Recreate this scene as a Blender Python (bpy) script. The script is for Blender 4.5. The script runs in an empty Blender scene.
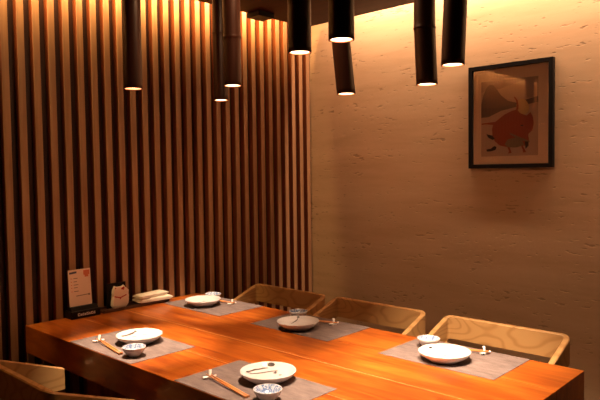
import bpy, bmesh, math, random
from mathutils import Vector, Matrix
random.seed(4)
S = bpy.context.scene
C = S.collection
PI = math.pi
T = 0.74                                   # height of the table top above the floor

# ------------------------------------------------------------------ camera
def make_camera():
    yaw, pitch, roll = 0.7504, 0.0449, -0.0131
    fw = Vector((-math.sin(yaw)*math.cos(pitch), math.cos(yaw)*math.cos(pitch), -math.sin(pitch)))
    r = Vector((math.cos(yaw), math.sin(yaw), 0)); u = r.cross(fw)
    r2 = r*math.cos(roll)+u*math.sin(roll); u2 = -r*math.sin(roll)+u*math.cos(roll)
    cd = bpy.data.cameras.new('camera'); cd.lens = 36*616.35/600; cd.sensor_width = 36
    cam = bpy.data.objects.new('camera', cd); C.objects.link(cam)
    m = Matrix((r2, u2, -fw)).transposed().to_4x4(); m.translation = Vector((2.8092, -2.2331, 0.7072+T))
    cam.matrix_world = m
    S.camera = cam
make_camera()

# ------------------------------------------------------------------ world, lights, exposure
S.view_settings.view_transform = 'Standard'; S.view_settings.look = 'None'
S.view_settings.exposure = 0.0; S.view_settings.gamma = 1
S.view_settings.use_curve_mapping = False
w = bpy.data.worlds.new('world'); S.world = w; w.use_nodes = True
w.node_tree.nodes['Background'].inputs[0].default_value = (1.0, 0.45, 0.18, 1)
w.node_tree.nodes['Background'].inputs[1].default_value = 0.006

ZC = T+1.68          # underside of the dropped ceiling
ZT = T+1.98          # soffit above the light slots
COVE_BACK = (1.0, 0.61, 0.38)
COVE_LEFT = (1.0, 0.58, 0.22)
def area(name, loc, sx, sy, rot, power, col, spread=PI):
    d = bpy.data.lights.new(name, 'AREA'); d.shape = 'RECTANGLE'; d.size = sx; d.size_y = sy
    d.energy = power; d.color = col; d.spread = spread
    o = bpy.data.objects.new(name, d); C.objects.link(o); o.location = loc; o.rotation_euler = rot
    return o
# LED strips in the slots between the dropped ceiling and the two walls
area('slot_light_back', (2.15, 0.905, ZT-0.02), 3.9, 0.03, (0, 0, 0), 80, COVE_BACK)
area('cove_strip_back', (1.95, 0.835, ZC+0.14), 3.9, 0.05, (math.radians(50), 0, 0), 9, COVE_BACK)
area('slot_light_left', (-0.028, -1.95, ZT-0.02), 0.03, 2.5, (0, 0, 0), 28, COVE_LEFT)
area('cove_strip_left', (0.035, -1.25, ZC+0.13), 0.05, 3.9, (0, math.radians(50), 0), 80, COVE_LEFT)
# added soft fill light over the table, with no fixture built
area('ceiling_downlight', (1.25, -0.62, ZC-0.01), 0.3, 0.3, (0, 0, 0), 8, (1.0, 0.52, 0.25))

# ------------------------------------------------------------------ materials
def mat(name, col, rough=0.5, coat=0.0, metal=0.0, spec=0.5):
    m = bpy.data.materials.new(name); m.use_nodes = True
    b = m.node_tree.nodes['Principled BSDF']
    b.inputs['Base Color'].default_value = (*col, 1); b.inputs['Roughness'].default_value = rough
    b.inputs['Coat Weight'].default_value = coat; b.inputs['Coat Roughness'].default_value = 0.12
    b.inputs['Metallic'].default_value = metal; b.inputs['Specular IOR Level'].default_value = spec
    return m
def nd(m, t, **kw):
    n = m.node_tree.nodes.new(t)
    for k, v in kw.items(): setattr(n, k, v)
    return n
def lk(m, a, b): m.node_tree.links.new(a, b)
def ramp(m, fac, stops):
    n = nd(m, 'ShaderNodeValToRGB'); cr = n.color_ramp
    while len(cr.elements) < len(stops): cr.elements.new(0.5)
    for e, (p, c) in zip(cr.elements, stops): e.position = p; e.color = (*c, 1)
    lk(m, fac, n.inputs[0]); return n.outputs[0]
def coords(m, scale, kind='Object'):
    tc = nd(m, 'ShaderNodeTexCoord'); mp = nd(m, 'ShaderNodeMapping'); mp.inputs['Scale'].default_value = scale
    lk(m, tc.outputs[kind], mp.inputs[0]); return mp.outputs[0]
def noise(m, vec, scale=1, detail=4, rough=0.55, dist=0):
    n = nd(m, 'ShaderNodeTexNoise'); n.inputs['Scale'].default_value = scale; n.inputs['Detail'].default_value = detail
    n.inputs['Roughness'].default_value = rough; n.inputs['Distortion'].default_value = dist
    lk(m, vec, n.inputs['Vector']); return n.outputs['Fac']
def bsdf(m): return m.node_tree.nodes['Principled BSDF']
def bump(m, h, strength, dist=0.002):
    b = nd(m, 'ShaderNodeBump'); b.inputs['Strength'].default_value = strength; b.inputs['Distance'].default_value = dist
    lk(m, h, b.inputs['Height']); lk(m, b.outputs[0], bsdf(m).inputs['Normal'])
def mix(m, fac, a, b, mode='MIX'):
    n = nd(m, 'ShaderNodeMix', data_type='RGBA', blend_type=mode)
    if isinstance(fac, float): n.inputs[0].default_value = fac
    else: lk(m, fac, n.inputs[0])
    for s, v in ((n.inputs[6], a), (n.inputs[7], b)):
        if isinstance(v, tuple): s.default_value = (*v, 1)
        else: lk(m, v, s)
    return n.outputs[2]
def wood(name, dark, light, scale, rough=0.4, coat=0.0, bm_=0.15):
    m = mat(name, light, rough, coat)
    v = coords(m, scale)
    n1 = noise(m, v, 1, 6, 0.6, 0.6)
    c = ramp(m, n1, [(0.3, dark), (0.7, light)])
    lk(m, c, bsdf(m).inputs['Base Color']); bump(m, n1, bm_, 0.001)
    return m

M = {}
M['slat'] = wood('slat_wood', (0.27, 0.135, 0.065), (0.43, 0.24, 0.12), (30, 30, 1.6), 0.45, 0.0)
M['slat_side'] = wood('stained_slat_side', (0.22, 0.055, 0.015), (0.34, 0.095, 0.028), (30, 30, 1.6), 0.5)  # shade on the slat sides, put into a darker, redder wood colour
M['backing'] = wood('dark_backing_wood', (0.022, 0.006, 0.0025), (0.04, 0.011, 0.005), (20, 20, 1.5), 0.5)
M['ceiling'] = wood('ceiling_wood', (0.035, 0.007, 0.003), (0.06, 0.012, 0.005), (3, 40, 3), 0.6)
M['ceiling'].node_tree.nodes['Principled BSDF'].inputs['Specular IOR Level'].default_value = 0.2
M['floor'] = wood('floor_wood', (0.05, 0.025, 0.014), (0.09, 0.045, 0.025), (3, 25, 3), 0.5)
def travertine():
    m = mat('travertine', (0.5, 0.4, 0.27), 0.62)
    v = coords(m, (1.0, 1.0, 7.0)); n = noise(m, v, 1.7, 7, 0.62, 0.3)
    c = ramp(m, n, [(0.2, (0.50, 0.335, 0.19)), (0.5, (0.60, 0.42, 0.25)), (0.8, (0.66, 0.48, 0.30))])
    v2 = coords(m, (20, 20, 75)); n2 = noise(m, v2, 1.0, 2, 0.5)
    v3 = coords(m, (1.2, 1, 5)); n3 = noise(m, v3, 2.0, 3, 0.5)
    ad = nd(m, 'ShaderNodeMath', operation='MULTIPLY_ADD'); lk(m, n3, ad.inputs[0]); ad.inputs[1].default_value = 0.5; lk(m, n2, ad.inputs[2])
    pit = ramp(m, ad.outputs[0], [(0.90, (0, 0, 0)), (0.97, (1, 1, 1))])
    pit2 = nd(m, 'ShaderNodeMath', operation='MULTIPLY'); lk(m, pit, pit2.inputs[0]); pit2.inputs[1].default_value = 0.5
    col = mix(m, pit2.outputs[0], c, (0.20, 0.12, 0.06)); lk(m, col, bsdf(m).inputs['Base Color'])
    inv = nd(m, 'ShaderNodeMath', operation='SUBTRACT'); inv.inputs[0].default_value = 1; lk(m, pit, inv.inputs[1])
    s = nd(m, 'ShaderNodeMath', operation='MULTIPLY_ADD'); lk(m, n, s.inputs[0]); s.inputs[1].default_value = 0.5; lk(m, inv.outputs[0], s.inputs[2])
    bump(m, s.outputs[0], 0.35, 0.003)
    return m
M['travertine'] = travertine()
def table_wood():
    m = mat('table_wood', (0.5, 0.2, 0.06), 0.33, 0.25)
    v = coords(m, (1.3, 14, 6)); n1 = noise(m, v, 1.6, 6, 0.6, 1.2)
    c = ramp(m, n1, [(0.28, (0.26, 0.048, 0.006)), (0.5, (0.44, 0.105, 0.011)), (0.75, (0.60, 0.20, 0.024))])
    v2 = coords(m, (2.2, 5, 5)); n2 = noise(m, v2, 1.0, 3, 0.5, 0.5)
    k = ramp(m, n2, [(0.3, (0.62, 0.52, 0.45)), (0.6, (1, 1, 1))])
    v3 = coords(m, (5, 11, 8)); n3 = noise(m, v3, 1.0, 1, 0.3)
    kn = ramp(m, n3, [(0.71, (1, 1, 1)), (0.77, (0.45, 0.3, 0.25))])
    c2 = mix(m, 1.0, mix(m, 1.0, c, k, 'MULTIPLY'), kn, 'MULTIPLY')
    lk(m, c2, bsdf(m).inputs['Base Color']); bump(m, n1, 0.08, 0.001)
    return m
M['table'] = table_wood()
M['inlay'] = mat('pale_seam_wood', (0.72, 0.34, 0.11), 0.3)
def chair_wood():
    m = mat('ash_wood', (0.5, 0.3, 0.13), 0.42)
    v = coords(m, (2.4, 2.4, 5)); n1 = noise(m, v, 1.0, 1.5, 0.4, 0.3)
    w_ = nd(m, 'ShaderNodeMath', operation='MULTIPLY'); lk(m, n1, w_.inputs[0]); w_.inputs[1].default_value = 95
    s = nd(m, 'ShaderNodeMath', operation='SINE'); lk(m, w_.outputs[0], s.inputs[0])
    c = ramp(m, s.outputs[0], [(0.0, (0.56, 0.32, 0.125)), (0.5, (0.54, 0.30, 0.115)), (1.0, (0.45, 0.24, 0.085))])
    lk(m, c, bsdf(m).inputs['Base Color'])
    return m
M['ash'] = chair_wood()
M['ash_plain'] = wood('ash_wood_straight', (0.46, 0.27, 0.11), (0.58, 0.35, 0.15), (6, 30, 30), 0.42)
M['black'] = mat('black_lacquer', (0.005, 0.004, 0.004), 0.4, 0, 0, 0.2)
M['frame'] = mat('black_frame', (0.006, 0.005, 0.005), 0.5, 0, 0, 0.15)
M['mount'] = mat('cream_mount', (0.90, 0.66, 0.46), 0.8)
def bamboo():
    m = mat('smoked_bamboo', (0.035, 0.012, 0.007), 0.38)
    v = coords(m, (60, 60, 2)); n = noise(m, v, 1, 3)
    lk(m, ramp(m, n, [(0.3, (0.022, 0.007, 0.004)), (0.7, (0.055, 0.016, 0.008))]), bsdf(m).inputs['Base Color'])
    return m
M['bamboo'] = bamboo()
def emis(name, col, st):
    m = bpy.data.materials.new(name); m.use_nodes = True
    b = bsdf(m); b.inputs['Base Color'].default_value = (0.8, 0.6, 0.4, 1)
    b.inputs['Emission Color'].default_value = (*col, 1); b.inputs['Emission Strength'].default_value = st
    return m
M['bulb'] = emis('lamp_glass', (1.0, 0.62, 0.36), 9)
M['reflector'] = emis('glowing_reflector_rim', (1.0, 0.22, 0.08), 2.6)  # red bloom around the bulb, made as an emissive ring
def cloth_mat():
    m = mat('woven_grey', (0.2, 0.18, 0.18), 0.85)
    v = coords(m, (1, 1, 1)); wv = nd(m, 'ShaderNodeTexWave', wave_type='BANDS', bands_direction='X'); wv.inputs['Scale'].default_value = 110
    wv.inputs['Distortion'].default_value = 1.5; lk(m, v, wv.inputs['Vector'])
    wy = nd(m, 'ShaderNodeTexWave', wave_type='BANDS', bands_direction='Y'); wy.inputs['Scale'].default_value = 110; wy.inputs['Distortion'].default_value = 1.5
    lk(m, v, wy.inputs['Vector'])
    mu = nd(m, 'ShaderNodeMath', operation='MULTIPLY'); lk(m, wv.outputs['Fac'], mu.inputs[0]); lk(m, wy.outputs['Fac'], mu.inputs[1])
    n = noise(m, coords(m, (12, 45, 6)), 1, 5, 0.65)
    ad = nd(m, 'ShaderNodeMath', operation='MULTIPLY_ADD'); lk(m, mu.outputs[0], ad.inputs[0]); ad.inputs[1].default_value = 0.25; lk(m, n, ad.inputs[2])
    lk(m, ramp(m, ad.outputs[0], [(0.25, (0.075, 0.056, 0.055)), (0.95, (0.27, 0.205, 0.195))]), bsdf(m).inputs['Base Color'])
    bump(m, ad.outputs[0], 0.5, 0.001)
    return m
M['mat'] = cloth_mat()
M['porcelain'] = mat('white_porcelain', (0.64, 0.62, 0.64), 0.16, 0.0, 0, 0.5)
M['ink'] = mat('brown_ink', (0.02, 0.012, 0.012), 0.3)
M['ink_pale'] = mat('washed_ink', (0.10, 0.075, 0.075), 0.3)
def bluewhite():
    m = mat('blue_white_porcelain', (0.8, 0.8, 0.8), 0.16)
    n = noise(m, coords(m, (75, 75, 75)), 1, 3, 0.6, 1.5)
    lk(m, ramp(m, n, [(0.45, (0.55, 0.60, 0.68)), (0.51, (0.14, 0.22, 0.42))]), bsdf(m).inputs['Base Color'])
    return m
M['bluewhite'] = bluewhite()
M['chopstick'] = wood('chopstick_wood', (0.50, 0.17, 0.05), (0.72, 0.30, 0.09), (20, 90, 90), 0.35)
M['paper'] = mat('white_paper', (0.85, 0.80, 0.76), 0.7)
M['towel'] = mat('white_towel', (0.80, 0.72, 0.58), 0.9)
M['card'] = mat('printed_card', (0.90, 0.68, 0.56), 0.5)
M['card_blue'] = mat('card_blue_print', (0.10, 0.10, 0.16), 0.5)
M['card_red'] = mat('card_red_print', (0.72, 0.20, 0.10), 0.5)
M['card_text'] = mat('card_text_print', (0.34, 0.22, 0.17), 0.5)
M['white'] = mat('white_lettering', (0.95, 0.92, 0.9), 0.5)
M['catwhite'] = mat('cream_white_glaze', (0.90, 0.78, 0.66), 0.35)
M['red'] = mat('red_glaze', (0.5, 0.04, 0.03), 0.4)
M['walnut'] = wood('dark_tray_wood', (0.05, 0.02, 0.012), (0.10, 0.04, 0.02), (40, 3, 40), 0.35)
M['seat'] = mat('dark_seat_leather', (0.03, 0.02, 0.016), 0.5)
for k, c in dict(art_sky=(0.42, 0.27, 0.20), art_haze=(0.60, 0.42, 0.30), art_hill=(0.20, 0.12, 0.10), art_river=(0.16, 0.10, 0.09),
                 art_beast=(0.36, 0.065, 0.035), art_belly=(0.26, 0.17, 0.10), art_dark=(0.03, 0.018, 0.016), art_gold=(0.66, 0.42, 0.20),
                 art_ground=(0.58, 0.38, 0.27)).items(): M[k] = mat(k.replace('art', 'print'), c, 0.7)
def glass():
    m = bpy.data.materials.new('picture_glass'); m.use_nodes = True; nt = m.node_tree; nt.nodes.clear()
    o = nt.nodes.new('ShaderNodeOutputMaterial'); t = nt.nodes.new('ShaderNodeBsdfTransparent'); g = nt.nodes.new('ShaderNodeBsdfGlossy')
    g.inputs['Roughness'].default_value = 0.02; f = nt.nodes.new('ShaderNodeFresnel'); f.inputs[0].default_value = 1.5
    x = nt.nodes.new('ShaderNodeMixShader'); nt.links.new(f.outputs[0], x.inputs[0]); nt.links.new(t.outputs[0], x.inputs[1]); nt.links.new(g.outputs[0], x.inputs[2])
    nt.links.new(x.outputs[0], o.inputs[0]); return m
M['glass'] = glass()

# ------------------------------------------------------------------ mesh helpers
def box(bm, x0, x1, y0, y1, z0, z1, mi=0, bev=0.0, seg=2):
    vs = [bm.verts.new(p) for p in ((x0,y0,z0),(x1,y0,z0),(x1,y1,z0),(x0,y1,z0),(x0,y0,z1),(x1,y0,z1),(x1,y1,z1),(x0,y1,z1))]
    fs = [bm.faces.new([vs[i] for i in f]) for f in ((3,2,1,0),(4,5,6,7),(0,1,5,4),(1,2,6,5),(2,3,7,6),(3,0,4,7))]
    for f in fs: f.material_index = mi
    if bev:
        es = list({e for f in fs for e in f.edges})
        r = bmesh.ops.bevel(bm, geom=es, offset=bev, segments=seg, affect='EDGES', profile=0.5)
        for f in r['faces']: f.material_index = mi
    return vs
def lathe(bm, prof, n=48, cx=0, cy=0, mi=0, mifn=None):
    rings = []
    for r, z in prof:
        if r < 1e-6: rings.append([bm.verts.new((cx, cy, z))])
        else: rings.append([bm.verts.new((cx+r*math.cos(2*PI*k/n), cy+r*math.sin(2*PI*k/n), z)) for k in range(n)])
    for i in range(len(rings)-1):
        a, b = rings[i], rings[i+1]
        for k in range(n):
            k2 = (k+1) % n
            if len(a) == 1 and len(b) == 1: continue
            if len(a) == 1: f = bm.faces.new((a[0], b[k2], b[k]))
            elif len(b) == 1: f = bm.faces.new((a[k], a[k2], b[0]))
            else: f = bm.faces.new((a[k], a[k2], b[k2], b[k]))
            f.material_index = mifn(i) if mifn else mi
            f.smooth = True
def tube(bm, pts, rad, n=10, flat=1.0):
    """closed tube through pts, rad: number or list"""
    pts = [Vector(p) for p in pts]; rs = rad if isinstance(rad, (list, tuple)) else [rad]*len(pts)
    rings = []
    for i, p in enumerate(pts):
        d = (pts[min(i+1, len(pts)-1)]-pts[max(i-1, 0)]).normalized()
        up = Vector((0, 0, 1)) if abs(d.z) < 0.9 else Vector((1, 0, 0))
        s = d.cross(up).normalized(); t = s.cross(d).normalized()
        rings.append([bm.verts.new(p+(s*math.cos(2*PI*k/n)+t*flat*math.sin(2*PI*k/n))*rs[i]) for k in range(n)])
    for a, b in zip(rings, rings[1:]):
        for k in range(n):
            f = bm.faces.new((a[k], a[(k+1) % n], b[(k+1) % n], b[k])); f.smooth = n > 6
    bm.faces.new(rings[0][::-1]); bm.faces.new(rings[-1])
def prism(bm, poly, z0, z1, mi=0, fn=None):
    """extrude a polygon (list of 2D points) along the third axis; fn maps (a,b,c)->xyz"""
    fn = fn or (lambda a, b, c: (a, b, c))
    lo = [bm.verts.new(fn(a, b, z0)) for a, b in poly]; hi = [bm.verts.new(fn(a, b, z1)) for a, b in poly]
    n = len(poly); fs = [bm.faces.new(lo[::-1]), bm.faces.new(hi)]
    for k in range(n): fs.append(bm.faces.new((lo[k], lo[(k+1) % n], hi[(k+1) % n], hi[k])))
    for f in fs: f.material_index = mi
def obj(name, bm, mats, parent=None, loc=None):
    bmesh.ops.recalc_face_normals(bm, faces=bm.faces[:])
    me = bpy.data.meshes.new(name); bm.to_mesh(me); bm.free()
    for m in (mats if isinstance(mats, (list, tuple)) else [mats]): me.materials.append(m)
    o = bpy.data.objects.new(name, me); C.objects.link(o)
    if parent: o.parent = parent
    if loc: o.location = loc
    return o
def nb(): return bmesh.new()
def tag(o, label, cat, group=None):
    o['label'] = label; o['category'] = cat
    if group: o['group'] = group
    return o
def thing(name, label, cat, loc, rz=0, group=None):
    o = bpy.data.objects.new(name, None); C.objects.link(o); o.location = loc; o.rotation_euler = (0, 0, rz); o.empty_display_size = 0.05
    return tag(o, label, cat, group)
def struct(o): o['kind'] = 'structure'; return o
def kids(o): return [c for c in C.objects if c.parent == o]
def dup(root, loc, rz, label):
    def cp(o, par):
        c = o.copy(); C.objects.link(c)
        if par: c.parent = par
        for ch in kids(o): cp(ch, c)
        return c
    r = cp(root, None); r.location = loc; r.rotation_euler = (0, 0, rz); r['label'] = label
    return r

# ------------------------------------------------------------------ room shell
XS, YW = -0.125, 1.04
bm = nb(); box(bm, -0.3, 4.4, -4.2, 1.2, -0.05, 0.0); struct(obj('floor', bm, M['floor']))
bm = nb(); box(bm, -0.3, 4.4, YW, YW+0.12, 0.0, ZT); struct(obj('wall_right', bm, M['travertine']))
bm = nb()
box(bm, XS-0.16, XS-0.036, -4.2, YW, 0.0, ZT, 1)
k = -42
while True:
    yc = -1.06+0.074*k
    k += 1
    if yc < -4.1: continue
    if yc > YW-0.02: break
    box(bm, XS-0.04, XS, yc-0.017, yc+0.017, 0.0, ZT, 2, 0.002, 1)
for f in bm.faces:
    if f.calc_center_median().x > XS-0.0015: f.material_index = 0
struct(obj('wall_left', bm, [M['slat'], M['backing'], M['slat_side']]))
bm = nb(); box(bm, -0.005, 4.4, -4.2, 0.875, ZC, ZC+0.05, 0, 0.003, 1); struct(obj('ceiling', bm, M['ceiling']))
bm = nb(); box(bm, -0.3, 4.4, -4.2, 1.2, ZT, ZT+0.05); struct(obj('ceiling_upper', bm, M['ceiling']))

# ------------------------------------------------------------------ table
tb = thing('dining_table', 'long glossy orange-brown plank dining table between the slatted wall and the chairs', 'table', (0.98, -0.507, 0))
X0, X1, Y0, Y1 = -0.118-0.98, 2.08-0.98, -1.013+0.507, 0.507
bm = nb()
ys = [Y0, -0.765+0.507, -0.525+0.507, -0.262+0.507, Y1]
for a, b in zip(ys, ys[1:]): box(bm, X0, X1, a+0.0006, b-0.0006, T-0.13, T, 0, 0.0022, 2)
obj('tabletop', bm, M['table'], tb)
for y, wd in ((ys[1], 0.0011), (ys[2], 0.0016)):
    bm = nb(); box(bm, X0+0.004, X1-0.004, y-wd, y+wd, T-0.01, T+0.0004); obj('seam_inlay', bm, M['inlay'], tb)  # pale strips added along the seams to paint their highlights
for x in (-0.80, 0.72):
    bm = nb(); box(bm, x, x+0.09, -0.36, 0.36, 0, T-0.13, 0, 0.006); obj('leg', bm, M['table'], tb)
bm = nb(); box(bm, -0.71, 0.72, -0.03, 0.03, 0.16, 0.30, 0, 0.004); obj('stretcher', bm, M['table'], tb)

# ------------------------------------------------------------------ chairs
def make_chair():
    # local frame: back at y=+0.30, arms run to y=0, sitter faces -y
    t = thing('dining_chair', 'x', 'chair', (0, 0, 0), 0, 'light ash tub chairs around the table')
    W = 0.29; D = 0.33; th = 0.025; rc = 0.038
    ARM = (0, 0.02, 0.04, 0.055, 0.065, 0.072, 0.08, 0.09, 0.105, 0.12, 0.14, 0.16, 0.185, 0.205, 0.22, 0.24, D-rc)
    path = [(-W, y_) for y_ in ARM]
    for k in range(1, 7): a = PI-k*PI/12; path.append((-W+rc+rc*math.cos(a), D-rc+rc*math.sin(a)))
    path += [(-W+rc+(2*W-2*rc)*k/8, D) for k in range(1, 9)]
    for k in range(1, 7): a = PI/2-k*PI/12; path.append((W-rc+rc*math.cos(a), D-rc+rc*math.sin(a)))
    path += [(W, y_) for y_ in reversed(ARM[:-1])]
    def ztop(y): return T+0.029-0.37*(D-max(y, 0))
    def zbot(x, y):
        zb = ztop(y)-0.105
        if y < 0.07: zb += 0.02*(1-y/0.07)**2
        # the arm board curves down into the front leg and up again towards the back
        if 0.055 < y < 0.24:
            f = min(1.0, (y-0.055)/0.06) if y < 0.15 else min(1.0, max(0.0, (0.24-y)/0.08))
            zb -= 0.075*(1-math.sqrt(max(0, 1-f*f)))
        return zb
    bm = nb(); rings = []
    for i, (x, y) in enumerate(path):
        a = Vector(path[max(i-1, 0)]); b = Vector(path[min(i+1, len(path)-1)]); d = (b-a).normalized(); nrm = Vector((d.y, -d.x))
        zt, zb = ztop(y), zbot(x, y); flare = 0.012
        pr = []
        for (o_, z, fl) in ((0, zb, 0), (th, zb, 0), (th, zt-0.004, flare), (th-0.004, zt, flare), (0.004, zt, flare), (0, zt-0.004, flare)):
            p = Vector((x, y))+nrm*(o_-0*th)-nrm*0
            q = p-nrm*(fl*0.0)
            pr.append(bm.verts.new((q.x, q.y, z)))
        rings.append(pr)
    for a, b in zip(rings, rings[1:]):
        for k in range(6): f = bm.faces.new((a[k], a[(k+1) % 6], b[(k+1) % 6], b[k]))
    bm.faces.new(rings[0][::-1]); bm.faces.new(rings[-1])
    obj('backrest', bm, M['ash'], t)
    for sx in (-1, 1):
        bm = nb(); x = sx*(W-th/2)
        # rear leg under the corner of the band, front leg with a curved shoulder under the arm
        tube(bm, [(x*0.97, D-0.055, T-0.09), (x*0.97, D-0.045, 0.45), (x, D-0.02, 0.0)], [0.017, 0.019, 0.013], 12)
        obj('leg', bm, M['ash_plain'], t)
        bm = nb()
        tube(bm, [(x, 0.135, T-0.15), (x, 0.13, T-0.24), (x, 0.115, 0.42), (x, 0.08, 0.0)], [0.017, 0.018, 0.019, 0.013], 12)
        obj('leg', bm, M['ash_plain'], t)
    bm = nb(); box(bm, -W+0.03, W-0.03, 0.045, D-0.03, 0.385, 0.42, 0, 0.012, 3); obj('seat_frame', bm, M['ash_plain'], t)
    bm = nb(); box(bm, -W+0.035, W-0.035, 0.03, D-0.035, 0.42, 0.455, 0, 0.015, 3); obj('seat', bm, M['seat'], t)
    return t
chair = make_chair()
cspots = [(1.63, 0.015, 0, 'light ash tub chair under the framed picture, nearest the right end of the table'),
          (0.955, 0.015, 0, 'light ash tub chair at the travertine wall, middle one of the three in that row'),
          (0.318, 0.015, 0, 'light ash tub chair in the far corner beside the slatted wall'),
          (0.632, -1.060, PI, 'light ash tub chair on the near side of the table, bottom left')]
for i, (x, y, rz, lb) in enumerate(cspots):
    if i == 0: chair.location = (x, y, 0); chair['label'] = lb
    else: dup(chair, (x, y, 0), rz, lb)

# ------------------------------------------------------------------ bamboo pendant lamps
def lamp(x, y, zb, tilt, power, label, nodes, spot=0.92, aim=(0, 0), rec=0.003):
    zb += T; L = ZC-zb; r = 0.036
    t = thing('pendant_lamp', label, 'lamp', (x, y, ZC), 0, 'bamboo pendant lamps over the table')
    ax, ay = tilt                                    # lean of the lower piece, metres at the tube's mouth
    bm = nb(); n = 32
    zs = [0.0]; rr = [r*0.98]
    prof = []
    marks = sorted(nodes)
    zz = [k_*L/40 for k_ in range(41)]
    for m_ in marks: zz += [m_-0.006, m_-0.002, m_+0.002, m_+0.006]
    zz = sorted(z for z in set(zz) if 0 <= z <= L)
    top = L
    def rad(z):
        q = r
        for m_ in marks:
            d = abs(z-m_)
            if d < 0.0025: q = r*1.055
            elif d < 0.0065: q = r*1.02
        return q
    rings = []
    knee = marks[0] if marks else L
    def off(z):                                      # z measured up from the mouth
        f = max(0.0, 1-z/knee); return ax*f, ay*f
    for z in zz:
        ox, oy = off(z); rings.append([bm.verts.new((ox+rad(z)*math.cos(2*PI*k/n), oy+rad(z)*math.sin(2*PI*k/n), z-L)) for k in range(n)])
    inner = [[bm.verts.new((off(z)[0]+(r-0.004)*math.cos(2*PI*k/n), off(z)[1]+(r-0.004)*math.sin(2*PI*k/n), z-L)) for k in range(n)] for z in (0.0, 0.03)]
    for a, b in list(zip(rings, rings[1:]))+[(inner[1], inner[0]), (inner[0], rings[0])]:
        for k in range(n):
            f = bm.faces.new((a[k], a[(k+1) % n], b[(k+1) % n], b[k])); f.smooth = True
    bm.faces.new(rings[-1]); bm.faces.new(inner[1])
    obj('bamboo_tube', bm, M['bamboo'], t)
    bm = nb(); lathe(bm, [(r-0.0042, 0.0004), (r-0.0042, 0.025), (r-0.0075, 0.025), (r-0.0075, 0.0014), (r-0.0042, 0.0004)], 32); obj('reflector', bm, M['reflector'], t, (ax, ay, -L))
    bm = nb(); lathe(bm, [(0, rec-0.001), (r-0.012, rec-0.0008), (r-0.0078, rec), (r-0.0078, rec+0.008), (0, rec+0.008)], 32); obj('bulb', bm, M['bulb'], t, (ax, ay, -L))
    d = bpy.data.lights.new('spot', 'SPOT'); d.energy = power; d.spot_size = spot; d.spot_blend = 0.75; d.shadow_soft_size = 0.009; d.color = LAMP
    s = bpy.data.objects.new('lamp_light', d); C.objects.link(s); s.parent = t; s.location = (ax, ay, -L-0.004)
    s.rotation_euler = Vector((aim[0], aim[1], -1)).to_track_quat('-Z', 'Y').to_euler()
    return t
LAMP = (1.0, 0.70, 0.46)
LP = 112
lamps = [
 (0.66, -0.885, 1.045, (0, 0), LP*1.45, 'bamboo tube lamp hanging leftmost of all, alone in front of the slats', [0.40], 0.74, (-0.06, 0.03), 0.008),
 (0.422, -0.239, 1.07, (0, 0), LP*0.9, 'bamboo tube lamp reaching lowest in the left-hand pair before the slats', [0.33], 0.80, (-0.15, 0.05)),
 (0.891, -0.568, 1.062, (0, 0), LP*0.30, 'bamboo tube lamp with a node ring, right one of the pair before the slats', [0.195], 0.8, (-0.15, 0.1)),
 (1.505, -0.826, 1.075, (0, 0), LP, 'bamboo tube lamp hanging in front of the corner of the room', [0.36], 0.92, (-0.15, 0)),
 (1.725, -0.894, 1.07, (0, 0), LP*0.7, 'bamboo tube lamp ending highest, directly before a lower crooked one', [0.34], 0.92, (0.0, 0.3)),
 (1.302, -0.3775, 1.005, (0.016, 0.012), LP*0.2, 'crooked bamboo tube lamp partly behind the highest-ending lamp', [0.22], 1.05, (0.15, 0.35)),
 (1.68, -0.39, 1.0, (0.006, 0.004), LP*0.7, 'bamboo tube lamp with a bent joint, left one of the pair beside the picture', [0.19], 1.05, (-0.15, 0.35)),
 (1.857, -0.494, 1.032, (-0.010, -0.006), LP*0.8, 'bamboo tube lamp hanging nearest to the framed picture', [0.27], 1.05, (-0.12, 0.25)),
]
for a in lamps: lamp(*a)

# ------------------------------------------------------------------ ceiling box
bm = nb(); box(bm, 0, 0.11, 0, 0.13, 0, 0.03, 0, 0.004)
tag(obj('ceiling_speaker', bm, M['frame'], None, (-0.01, 0.335, ZC-0.03)), 'small black box fixed to the ceiling edge above the slatted wall', 'speaker')

# ------------------------------------------------------------------ framed picture
FX0, FX1, FZ0, FZ1 = 1.106, 1.582, T+0.716, T+1.288
pic = thing('framed_picture', 'black framed print of a dark red beast, hanging on the travertine wall', 'picture', ((FX0+FX1)/2, YW, FZ0))
W_, H_ = (FX1-FX0)/2, FZ1-FZ0; bw = 0.022
bm = nb()
def fr(poly): prism(bm, poly, -0.028, 0.0, 0, lambda a, b, c: (a, c, b))
fr([(-W_, 0), (W_, 0), (W_-bw, bw), (-W_+bw, bw)]); fr([(-W_, H_), (-W_+bw, H_-bw), (W_-bw, H_-bw), (W_, H_)])
fr([(-W_, 0), (-W_+bw, bw), (-W_+bw, H_-bw), (-W_, H_)]); fr([(W_, 0), (W_, H_), (W_-bw, H_-bw), (W_-bw, bw)])
obj('frame', bm, M['frame'], pic)
bm = nb(); box(bm, -W_+bw, W_-bw, -0.010, -0.002, bw, H_-bw); obj('mount_board', bm, M['mount'], pic)
AX0, AX1, AZ0, AZ1 = -W_+0.070, W_-0.083, 0.066, H_-0.088
pm = ['art_sky', 'art_haze', 'art_hill', 'art_river', 'art_ground', 'art_gold', 'art_beast', 'art_belly', 'art_dark']
bm = nb()
def P(poly, m, lay):
    q = [(AX0+(x-27)/253*(AX1-AX0), AZ1-(y-22)/343*(AZ1-AZ0)) for x, y in poly]
    prism(bm, q, -0.0104-0.0002*lay, -0.010, pm.index(m), lambda a, b, c: (a, c, b))
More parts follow.
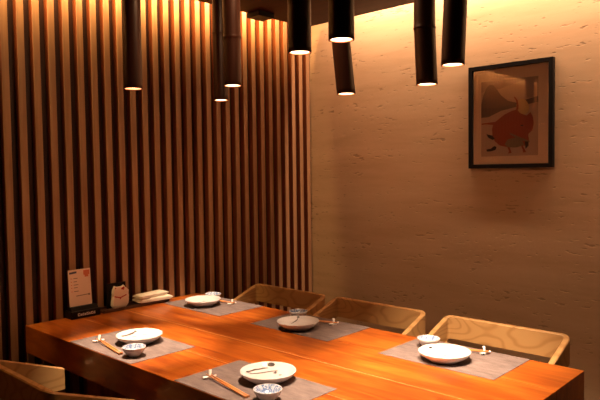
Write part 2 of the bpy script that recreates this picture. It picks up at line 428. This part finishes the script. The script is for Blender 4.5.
def ell(cx, cy, rx, ry, n=28, rot=0):
    return [(cx+rx*math.cos(2*PI*k/n)*math.cos(rot)-ry*math.sin(2*PI*k/n)*math.sin(rot), cy+rx*math.cos(2*PI*k/n)*math.sin(rot)+ry*math.sin(2*PI*k/n)*math.cos(rot)) for k in range(n)]
P([(27,22),(280,22),(280,365),(27,365)], 'art_ground', 0)
P([(27,22),(280,22),(280,34),(200,38),(120,60),(60,60),(27,70)], 'art_sky', 1)
P([(100,70),(150,45),(225,36),(228,100),(190,118),(130,104)], 'art_haze', 1)
P([(228,36),(268,34),(270,112),(232,112)], 'art_sky', 1)
P([(27,125),(38,80),(52,50),(66,38),(84,42),(100,62),(118,90),(150,118),(190,130),(190,140),(110,150),(27,150)], 'art_hill', 2)
P([(27,140),(110,148),(190,128),(280,108),(280,134),(200,146),(120,160),(60,185),(27,185)], 'art_river', 3)
P(ell(215,150,26,36,24,-0.3)+[], 'art_gold', 4)
P([(78,240),(84,215),(104,200),(135,178),(168,164),(190,160),(205,178),(232,190),(248,176),(258,196),(262,225),(256,255),(238,272),(242,300),(224,322),(190,322),(150,326),(112,316),(90,296),(80,270)], 'art_beast', 5)
P([(186,160),(190,140),(186,120),(176,104),(180,102),(192,118),(197,142),(196,162)], 'art_beast', 5)
P([(29,212),(60,210),(90,208),(86,222),(50,217),(29,218)], 'art_beast', 5)
P([(135,312),(150,290),(185,284),(212,296),(222,318),(190,328),(150,326)], 'art_belly', 6)
P([(160,262),(215,288),(245,302),(243,308),(205,296),(158,268)], 'art_belly', 6)
P([(52,262),(78,270),(92,284),(80,290),(60,278)], 'art_dark', 6)
P([(52,332),(72,330),(88,318),(98,322),(94,336),(72,342),(54,342)], 'art_dark', 6)
P([(224,304),(240,302),(240,322),(228,336)], 'art_dark', 6)
P([(148,326),(158,326),(166,352),(150,354),(156,344)], 'art_beast', 6)
P([(208,322),(216,322),(230,350),(216,352),(216,340)], 'art_beast', 6)
P([(200,186),(196,170),(210,182)], 'art_beast', 6)
P(ell(212,232,7,3,10), 'art_dark', 7)
obj('print', bm, [M[k] for k in pm], pic)
bm = nb(); box(bm, -W_+bw, W_-bw, -0.017, -0.0155, bw, H_-bw); obj('glass_pane', bm, M['glass'], pic)

# ------------------------------------------------------------------ placemats
mats = [(0.452, 0.0, -1, 'grey woven placemat in the far corner of the table, beside the towels'),
        (1.154, 0.0, -1, 'grey woven placemat before the middle wall-side chair, the darkest looking of the five'),
        (1.888, 0.0, -1, 'grey woven placemat nearest the right end of the table'),
        (0.796, -1.013, 1, 'grey woven placemat on the near table edge, in front of the menu stand'),
        (1.544, -1.013, 1, 'grey woven placemat at the bottom centre of the photo')]
bm = nb(); box(bm, -0.2375, 0.2375, -0.15, 0.15, 0, 0.002, 0, 0.0008, 1)
pmat = obj('placemat', bm, M['mat']); tag(pmat, '', 'placemat', 'grey woven placemats')
for i, (xr, y, s, lb) in enumerate(mats):
    o = pmat if i == 0 else pmat.copy()
    if i: C.objects.link(o)
    o.location = (xr-0.2375, y+s*0.152, T+0.0002); o['label'] = lb

ZM = T+0.0022
# ------------------------------------------------------------------ plates
PROF = [(0, 0.004), (0.048, 0.004), (0.050, 0.0), (0.055, 0.0), (0.057, 0.006), (0.075, 0.012), (0.090, 0.023), (0.0960, 0.0335), (0.0955, 0.0352), (0.0935, 0.0348),
        (0.087, 0.0255), (0.076, 0.0185), (0.062, 0.0155), (0.03, 0.0145), (0, 0.0143)]
def plate_h(r):
    pr = [(0, 0.0143), (0.03, 0.0145), (0.062, 0.0155), (0.076, 0.0185), (0.087, 0.0255), (0.0935, 0.0348)]
    for (a, za), (b, zb) in zip(pr, pr[1:]):
        if r <= b: return za+(zb-za)*(r-a)/(b-a)
    return 0.0348
def stroke(bm, pts, wid, mi=0):
    """brush stroke lying on the plate's inner surface; pts are offsets from the plate's centre"""
    P_ = []
    for (a, b) in zip(pts, pts[1:]):
        for k in range(6): P_.append((a[0]+(b[0]-a[0])*k/6, a[1]+(b[1]-a[1])*k/6))
    P_.append(pts[-1]); n = len(P_); L, R_ = [], []
    for i, p in enumerate(P_):
        a = Vector(P_[max(i-1, 0)]); b = Vector(P_[min(i+1, n-1)]); d = (b-a).normalized(); s = Vector((-d.y, d.x))
        h = wid*0.5*(0.35+0.65*math.sin(PI*(i+0.6)/(n+0.2))**0.6)
        for arr, g in ((L, 1), (R_, -1)):
            q = Vector(p)+s*h*g; arr.append(bm.verts.new((q.x, q.y, plate_h(q.length)+0.0007)))
    for i in range(n-1): f = bm.faces.new((L[i], R_[i], R_[i+1], L[i+1])); f.material_index = mi
def spot(bm, x, y, r, mi=0):
    q = math.hypot(x, y); t = math.atan2(y, x); k_ = 0.42 if q > 0.075 else 0.9; vs = []
    for k in range(14):
        a, b = r*k_*math.cos(2*PI*k/14), r*math.sin(2*PI*k/14)            # radial, tangential
        px, py = x+a*math.cos(t)-b*math.sin(t), y+a*math.sin(t)+b*math.cos(t)
        vs.append(bm.verts.new((px, py, plate_h(math.hypot(px, py))+0.0007)))
    c = bm.verts.new((x, y, plate_h(q)+0.0009))
    for k in range(14): bm.faces.new((vs[k], vs[(k+1) % 14], c)).material_index = mi
bmp = nb(); lathe(bmp, PROF, 64); base_plate = obj('plate', bmp, M['porcelain'])
PL = [((0.1885, -0.1955), 'white porcelain plate in the far corner place setting, by the towels', 'p1'),
      ((0.9125, -0.223), 'white porcelain plate on the dark placemat before the middle wall-side chair', 'p2'),
      ((1.6515, -0.214), 'white porcelain plate on the placemat nearest the right table end', 'p3'),
      ((0.5595, -0.8225), 'white porcelain plate on the near-edge placemat closest to the menu stand', 'p4'),
      ((1.314, -0.7995), 'white porcelain plate with brushed brown strokes, at the bottom centre of the photo', 'p5')]
HIT = {
 'p1': [('s', [(-0.022, 0.022)], 0.005)],
 'p2': [('l', [(-0.036, -0.006), (-0.050, 0.030), (-0.058, 0.062)], 0.006), ('s', [(-0.060, 0.066)], 0.006)],
 'p3': [('s', [(-0.078, 0.032)], 0.007), ('s', [(-0.004, 0.011)], 0.0045), ('q', [(-0.053, 0.001), (-0.028, 0.004), (-0.006, 0.010)], 0.003), ('q', [(0.056, 0.048), (0.066, 0.057)], 0.005)],
 'p4': [('q', [(-0.068, -0.045), (-0.074, -0.007), (-0.080, 0.028)], 0.009), ('s', [(-0.080, 0.032)], 0.006), ('q', [(-0.044, -0.008), (-0.038, 0.010)], 0.009), ('q', [(-0.042, 0.040), (-0.015, 0.057)], 0.006)],
 'p5': [('s', [(-0.054, 0.066)], 0.0125), ('s', [(-0.073, -0.030)], 0.006), ('q', [(-0.073, -0.030), (-0.074, 0.009), (-0.062, 0.038), (-0.053, 0.052)], 0.008),
        ('q', [(-0.073, -0.030), (-0.054, -0.024), (-0.037, 0.006), (-0.026, 0.040), (-0.011, 0.057)], 0.008), ('s', [(-0.003, 0.035)], 0.0055), ('q', [(-0.014, 0.050), (-0.003, 0.035)], 0.007), ('s', [(0.026, 0.032)], 0.0055)],
}
for i, ((x, y), lb, key) in enumerate(PL):
    o = base_plate if i == 0 else base_plate.copy()
    if i: C.objects.link(o)
    o.location = (x, y, ZM); tag(o, lb, 'plate', 'white plates on the placemats')
    for kind, pts, wd in HIT[key]:
        bm = nb()
        if kind == 's': spot(bm, pts[0][0], pts[0][1], wd*1.15)
        else: stroke(bm, pts, wd, 0 if kind == 'l' else 1)
        obj('brush_mark' if kind != 's' else 'brush_dot', bm, [M['ink'], M['ink_pale']], o)  # dark strokes and dots laid on the plate's inner surface

# ------------------------------------------------------------------ small bowls
BP = [(0, 0.003), (0.017, 0.003), (0.018, 0.0), (0.021, 0.0), (0.023, 0.005), (0.034, 0.014), (0.042, 0.026), (0.0455, 0.036), (0.0445, 0.0372), (0.0430, 0.0362),
      (0.039, 0.026), (0.030, 0.016), (0.016, 0.0105), (0, 0.0095)]
bm = nb(); lathe(bm, BP, 48, mifn=lambda i: 1 if i >= 9 else 0); bowl0 = obj('sauce_bowl', bm, [M['porcelain'], M['bluewhite']])
BL = [((0.125, -0.075), 'small blue and white sauce bowl behind the plate in the far corner'),
      ((0.785, -0.085), 'small blue and white sauce bowl behind the plate on the dark placemat'),
      ((1.517, -0.1035), 'small blue and white sauce bowl before the right wall-side chair'),
      ((0.715, -0.945), 'small blue and white sauce bowl on the near placemat closest to the menu stand'),
      ((1.447, -0.930), 'small blue and white sauce bowl at the bottom edge of the photo')]
for i, ((x, y), lb) in enumerate(BL):
    o = bowl0 if i == 0 else bowl0.copy()
    if i: C.objects.link(o)
    o.location = (x, y, ZM); o.rotation_euler.z = i*1.3; tag(o, lb, 'bowl', 'blue and white sauce bowls')

# ------------------------------------------------------------------ chopsticks and folded rests
def make_rest():
    bm = nb()
    def wing(dx, dy, dz, L, w0, w1):
        d = Vector((dx, dy, dz)).normalized(); s = d.cross(Vector((0, 0, 1)));
        s = s.normalized() if s.length > 0.1 else Vector((0, 1, 0)); u = s.cross(d).normalized()
        o_ = Vector((0, 0, 0.0065)); rings = []
        for f, w_ in ((0, w0), (0.5, (w0+w1)/2), (1, w1)):
            c = o_+d*L*f
            rings.append([bm.verts.new(c+s*w_*a+u*w_*0.45*b) for a, b in ((-1, 0), (0, -1), (1, 0), (0, 1))])
        for a, b in zip(rings, rings[1:]):
            for k in range(4): bm.faces.new((a[k], a[(k+1) % 4], b[(k+1) % 4], b[k]))
        bm.faces.new(rings[0][::-1]); bm.faces.new(rings[-1])
    wing(-0.1, -1, 0.05, 0.026, 0.004, 0.008)
    wing(0.5, 0.9, 0.15, 0.022, 0.004, 0.007)
    wing(-0.45, 0.35, 1.0, 0.024, 0.004, 0.0055)
    box(bm, -0.007, 0.007, -0.012, 0.012, 0, 0.0085, 0, 0.002, 1)
    return obj('chopstick_rest', bm, M['paper'])
rest0 = make_rest()
bm = nb(); L_ = 0.255
tube(bm, [(0, 0, 0), (L_*0.5, 0, 0), (L_, 0, 0)], [0.0024, 0.0034, 0.0042], 8)
ch0 = obj('chopstick', bm, M['chopstick'])
SHORT = ['in the far corner setting', 'on the dark placemat', 'on the rightmost placemat', 'on the placemat by the menu stand', 'on the bottom centre placemat']
where = ['in the far corner place setting', 'on the dark placemat before the middle wall-side chair', 'on the placemat nearest the right table end',
         'on the near placemat closest to the menu stand', 'on the placemat at the bottom centre of the photo']
RS = [((0.296, -0.084), PI, (0.115, -0.094)), ((0.997, -0.071), PI, (0.80, -0.110)), ((1.731, -0.049), PI, (1.54, -0.10)), ((0.425, -0.933), 0, (0.640, -0.968)), ((1.148, -0.918), 0, (1.36, -0.955))]
first = True
for i, ((x, y), rz, (ex, ey)) in enumerate(RS):
    o = rest0 if i == 0 else rest0.copy()
    if i: C.objects.link(o)
    o.location = (x, y, ZM); d = Vector((ex-x, ey-y)).normalized(); ang = math.atan2(d.y, d.x)
    o.rotation_euler.z = ang if rz == 0 else ang+PI*0.9
    tag(o, 'white folded chopstick rest '+where[i], 'chopstick rest', 'white folded chopstick rests')
    for k, sgn in enumerate((-1, 1)):
        c = ch0 if first else ch0.copy()
        if not first: C.objects.link(c)
        first = False
        s = Vector((-d.y, d.x))
        a = Vector((x, y))-d*0.014+s*0.0052*sgn; b = a+d*L_-s*0.0004*sgn
        za, zb = ZM+0.0108, ZM+0.0044
        zr = za+ (za-zb)*0.014/(L_-0.014)
        c.location = (a.x, a.y, zr)
        v = Vector((b.x-a.x, b.y-a.y, zb-zr)); c.rotation_euler = v.to_track_quat('X', 'Z').to_euler()
        tag(c, 'wooden chopstick '+('on the side away from' if (sgn == 1) == (rz == 0) else 'on the side towards')+(' the viewer, ' )+SHORT[i], 'chopstick', 'pair of chopsticks '+where[i])

# ------------------------------------------------------------------ menu stand, cat sign, tray and towels
ms = thing('menu_stand', 'upright printed menu card in a black base with white lettering, by the slats', 'menu stand', (-0.075, -0.740, T))
bm = nb(); box(bm, -0.040, 0.030, -0.078, 0.078, 0, 0.038, 0, 0.004)
prism(bm, [(-0.038, 0.036), (0.024, 0.036), (0.006, 0.056), (-0.030, 0.056)], -0.070, 0.070, 0, lambda a, b, c: (a, c, b))
obj('base', bm, M['black'], ms)
bm = nb(); prism(bm, [(-0.010, 0.05), (-0.0075, 0.05), (-0.0195, 0.237), (-0.022, 0.237)], -0.066, 0.052, 0, lambda a, b, c: (a, c, b)); cd = obj('menu_card', bm, M['card'], ms)
bm = nb()
def onc(y0, y1, z0, z1, mi, sk=0):
    f = lambda z: -0.0075-(z-0.05)*0.012/0.187+0.0004
    vs = [bm.verts.new((f(z), y, z)) for y, z in ((y0, z0), (y1, z0+sk), (y1, z1+sk), (y0, z1))]
    bm.faces.new(vs).material_index = mi
onc(-0.060, -0.022, 0.216, 0.226, 0, 0.003)
obj('printed_heading', bm, [M['card_blue'], M['card_red'], M['card_text']], cd); bm = nb()
onc(0.014, 0.046, 0.206, 0.230, 1); onc(0.020, 0.040, 0.196, 0.206, 1)
obj('printed_seal', bm, [M['card_blue'], M['card_red'], M['card_text']], cd); bm = nb()
for z, a in ((0.192, 0.022), (0.176, 0.018), (0.160, 0.024), (0.146, 0.020), (0.128, 0.024)): onc(-0.054, -0.048, z, z+0.004, 1); onc(-0.040, -0.040+a, z, z+0.0035, 2)
onc(-0.030, 0.044, 0.104, 0.108, 2, 0.002); onc(0.034, 0.044, 0.102, 0.112, 2)
obj('printed_text', bm, [M['card_blue'], M['card_red'], M['card_text']], cd)
bm = nb()
# white lettering on the base, too small to read in the photo: short upright marks
yy = -0.045
for w_, h_ in ((0.012, 0.014), (0.007, 0.010), (0.009, 0.012), (0.007, 0.010), (0.010, 0.013), (0.008, 0.011), (0.011, 0.013), (0.009, 0.012)):
    box(bm, 0.030, 0.0308, yy, yy+0.003, 0.013, 0.013+h_); box(bm, 0.030, 0.0308, yy, yy+w_, 0.013+h_-0.003, 0.013+h_); box(bm, 0.030, 0.0308, yy+w_-0.003, yy+w_, 0.013, 0.013+h_*0.6)
    box(bm, 0.030, 0.0308, yy, yy+w_, 0.013, 0.016)
    yy += w_+0.0028
obj('lettering', bm, M['white'], ms)

bm = nb(); box(bm, -0.036, 0.036, -0.20, 0.20, 0, 0.010, 0, 0.002); box(bm, -0.036, -0.030, -0.20, 0.20, 0.010, 0.022, 0, 0.001); box(bm, 0.030, 0.036, -0.20, 0.20, 0.010, 0.016, 0, 0.001)
tag(obj('tray', bm, M['walnut'], None, (-0.083, -0.445, T)), 'long low dark wooden tray against the slats, under the cat sign and towels', 'tray')
cs = thing('cat_sign', 'black card with a white lucky cat wearing a red collar, beside the menu stand', 'cat sign', (-0.083, -0.535, T+0.010))
bm = nb(); box(bm, -0.022, -0.016, -0.062, 0.050, 0, 0.130, 0, 0.001); obj('backing_card', bm, M['black'], cs)
bm = nb()
cat = [(-0.036, 0.0), (0.034, 0.0), (0.050, 0.016), (0.054, 0.040), (0.046, 0.060), (0.052, 0.072), (0.054, 0.088), (0.040, 0.092), (0.034, 0.098), (0.026, 0.116), (0.014, 0.104), (-0.010, 0.104), (-0.026, 0.116), (-0.036, 0.098), (-0.040, 0.080), (-0.032, 0.060), (-0.044, 0.040), (-0.046, 0.016)]
prism(bm, cat, -0.012, 0.012, 0, lambda a, b, c: (c, a, b))
bmesh.ops.bevel(bm, geom=[e for e in bm.edges if abs(e.verts[0].co.x-e.verts[1].co.x) < 1e-5], offset=0.005, segments=3, affect='EDGES')
o = obj('cat', bm, M['catwhite'], cs)
bm = nb()
def cp(poly): prism(bm, poly, 0.0118, 0.0132, 0, lambda a, b, c: (c, a, b))
cp([(-0.034, 0.060), (0.0, 0.050), (0.036, 0.062), (0.036, 0.067), (0.0, 0.056), (-0.034, 0.066)])
cp([(0.004, 0.098), (0.020, 0.092), (0.026, 0.102), (0.022, 0.110), (0.010, 0.105)]); cp([(-0.032, 0.102), (-0.022, 0.103), (-0.026, 0.111)])
cp([(-0.004, 0.053), (0.004, 0.053), (0.003, 0.046), (-0.003, 0.046)])
obj('collar', bm, M['red'], o)

def towel(loc, rz, L, wd, h, label, seed):
    bm = nb(); nx, n = 22, 20; rings = []; rnd = random.Random(seed); ph = rnd.random()*6
    for i in range(nx):
        f = i/(nx-1); y = (f-0.5)*L; e = min(1, 0.55+min(f, 1-f)*5)
        ring = []
        for k in range(n):
            a = 2*PI*k/n; ca, sa = math.cos(a), math.sin(a)
            x = math.copysign(abs(ca)**0.5, ca)*wd/2*(0.9+0.1*e+0.03*math.sin(7*f*PI+ph))
            z = math.copysign(abs(sa)**0.55, sa)*h/2*e*(1+0.10*math.sin(9*f+3*a+ph) if sa > 0 else 1)
            if abs(sa) < 0.3 and ca > 0: x -= 0.006                       # fold groove
            ring.append(bm.verts.new((x, y+0.004*math.sin(3*a+ph), z+h/2 if sa > 0 else z*1.0+h/2)))
        rings.append(ring)
    for a, b in zip(rings, rings[1:]):
        for k in range(n): bm.faces.new((a[k], a[(k+1) % n], b[(k+1) % n], b[k])).smooth = True
    bm.faces.new(rings[0][::-1]); bm.faces.new(rings[-1])
    zmin = min(v.co.z for v in bm.verts)
    for v in bm.verts: v.co.z -= zmin
    o = obj('folded_towel', bm, M['towel'], None, loc); o.rotation_euler.z = rz
    return tag(o, label, 'towel', 'folded white towels on the tray')
towel((-0.070, -0.335, T+0.0165), -0.10, 0.20, 0.085, 0.024, 'folded white hand towel, lower one of the two on the tray by the slats', 3)
towel((-0.074, -0.345, T+0.0405), 0.08, 0.185, 0.075, 0.022, 'folded white hand towel, upper one of the two on the tray by the slats', 8)
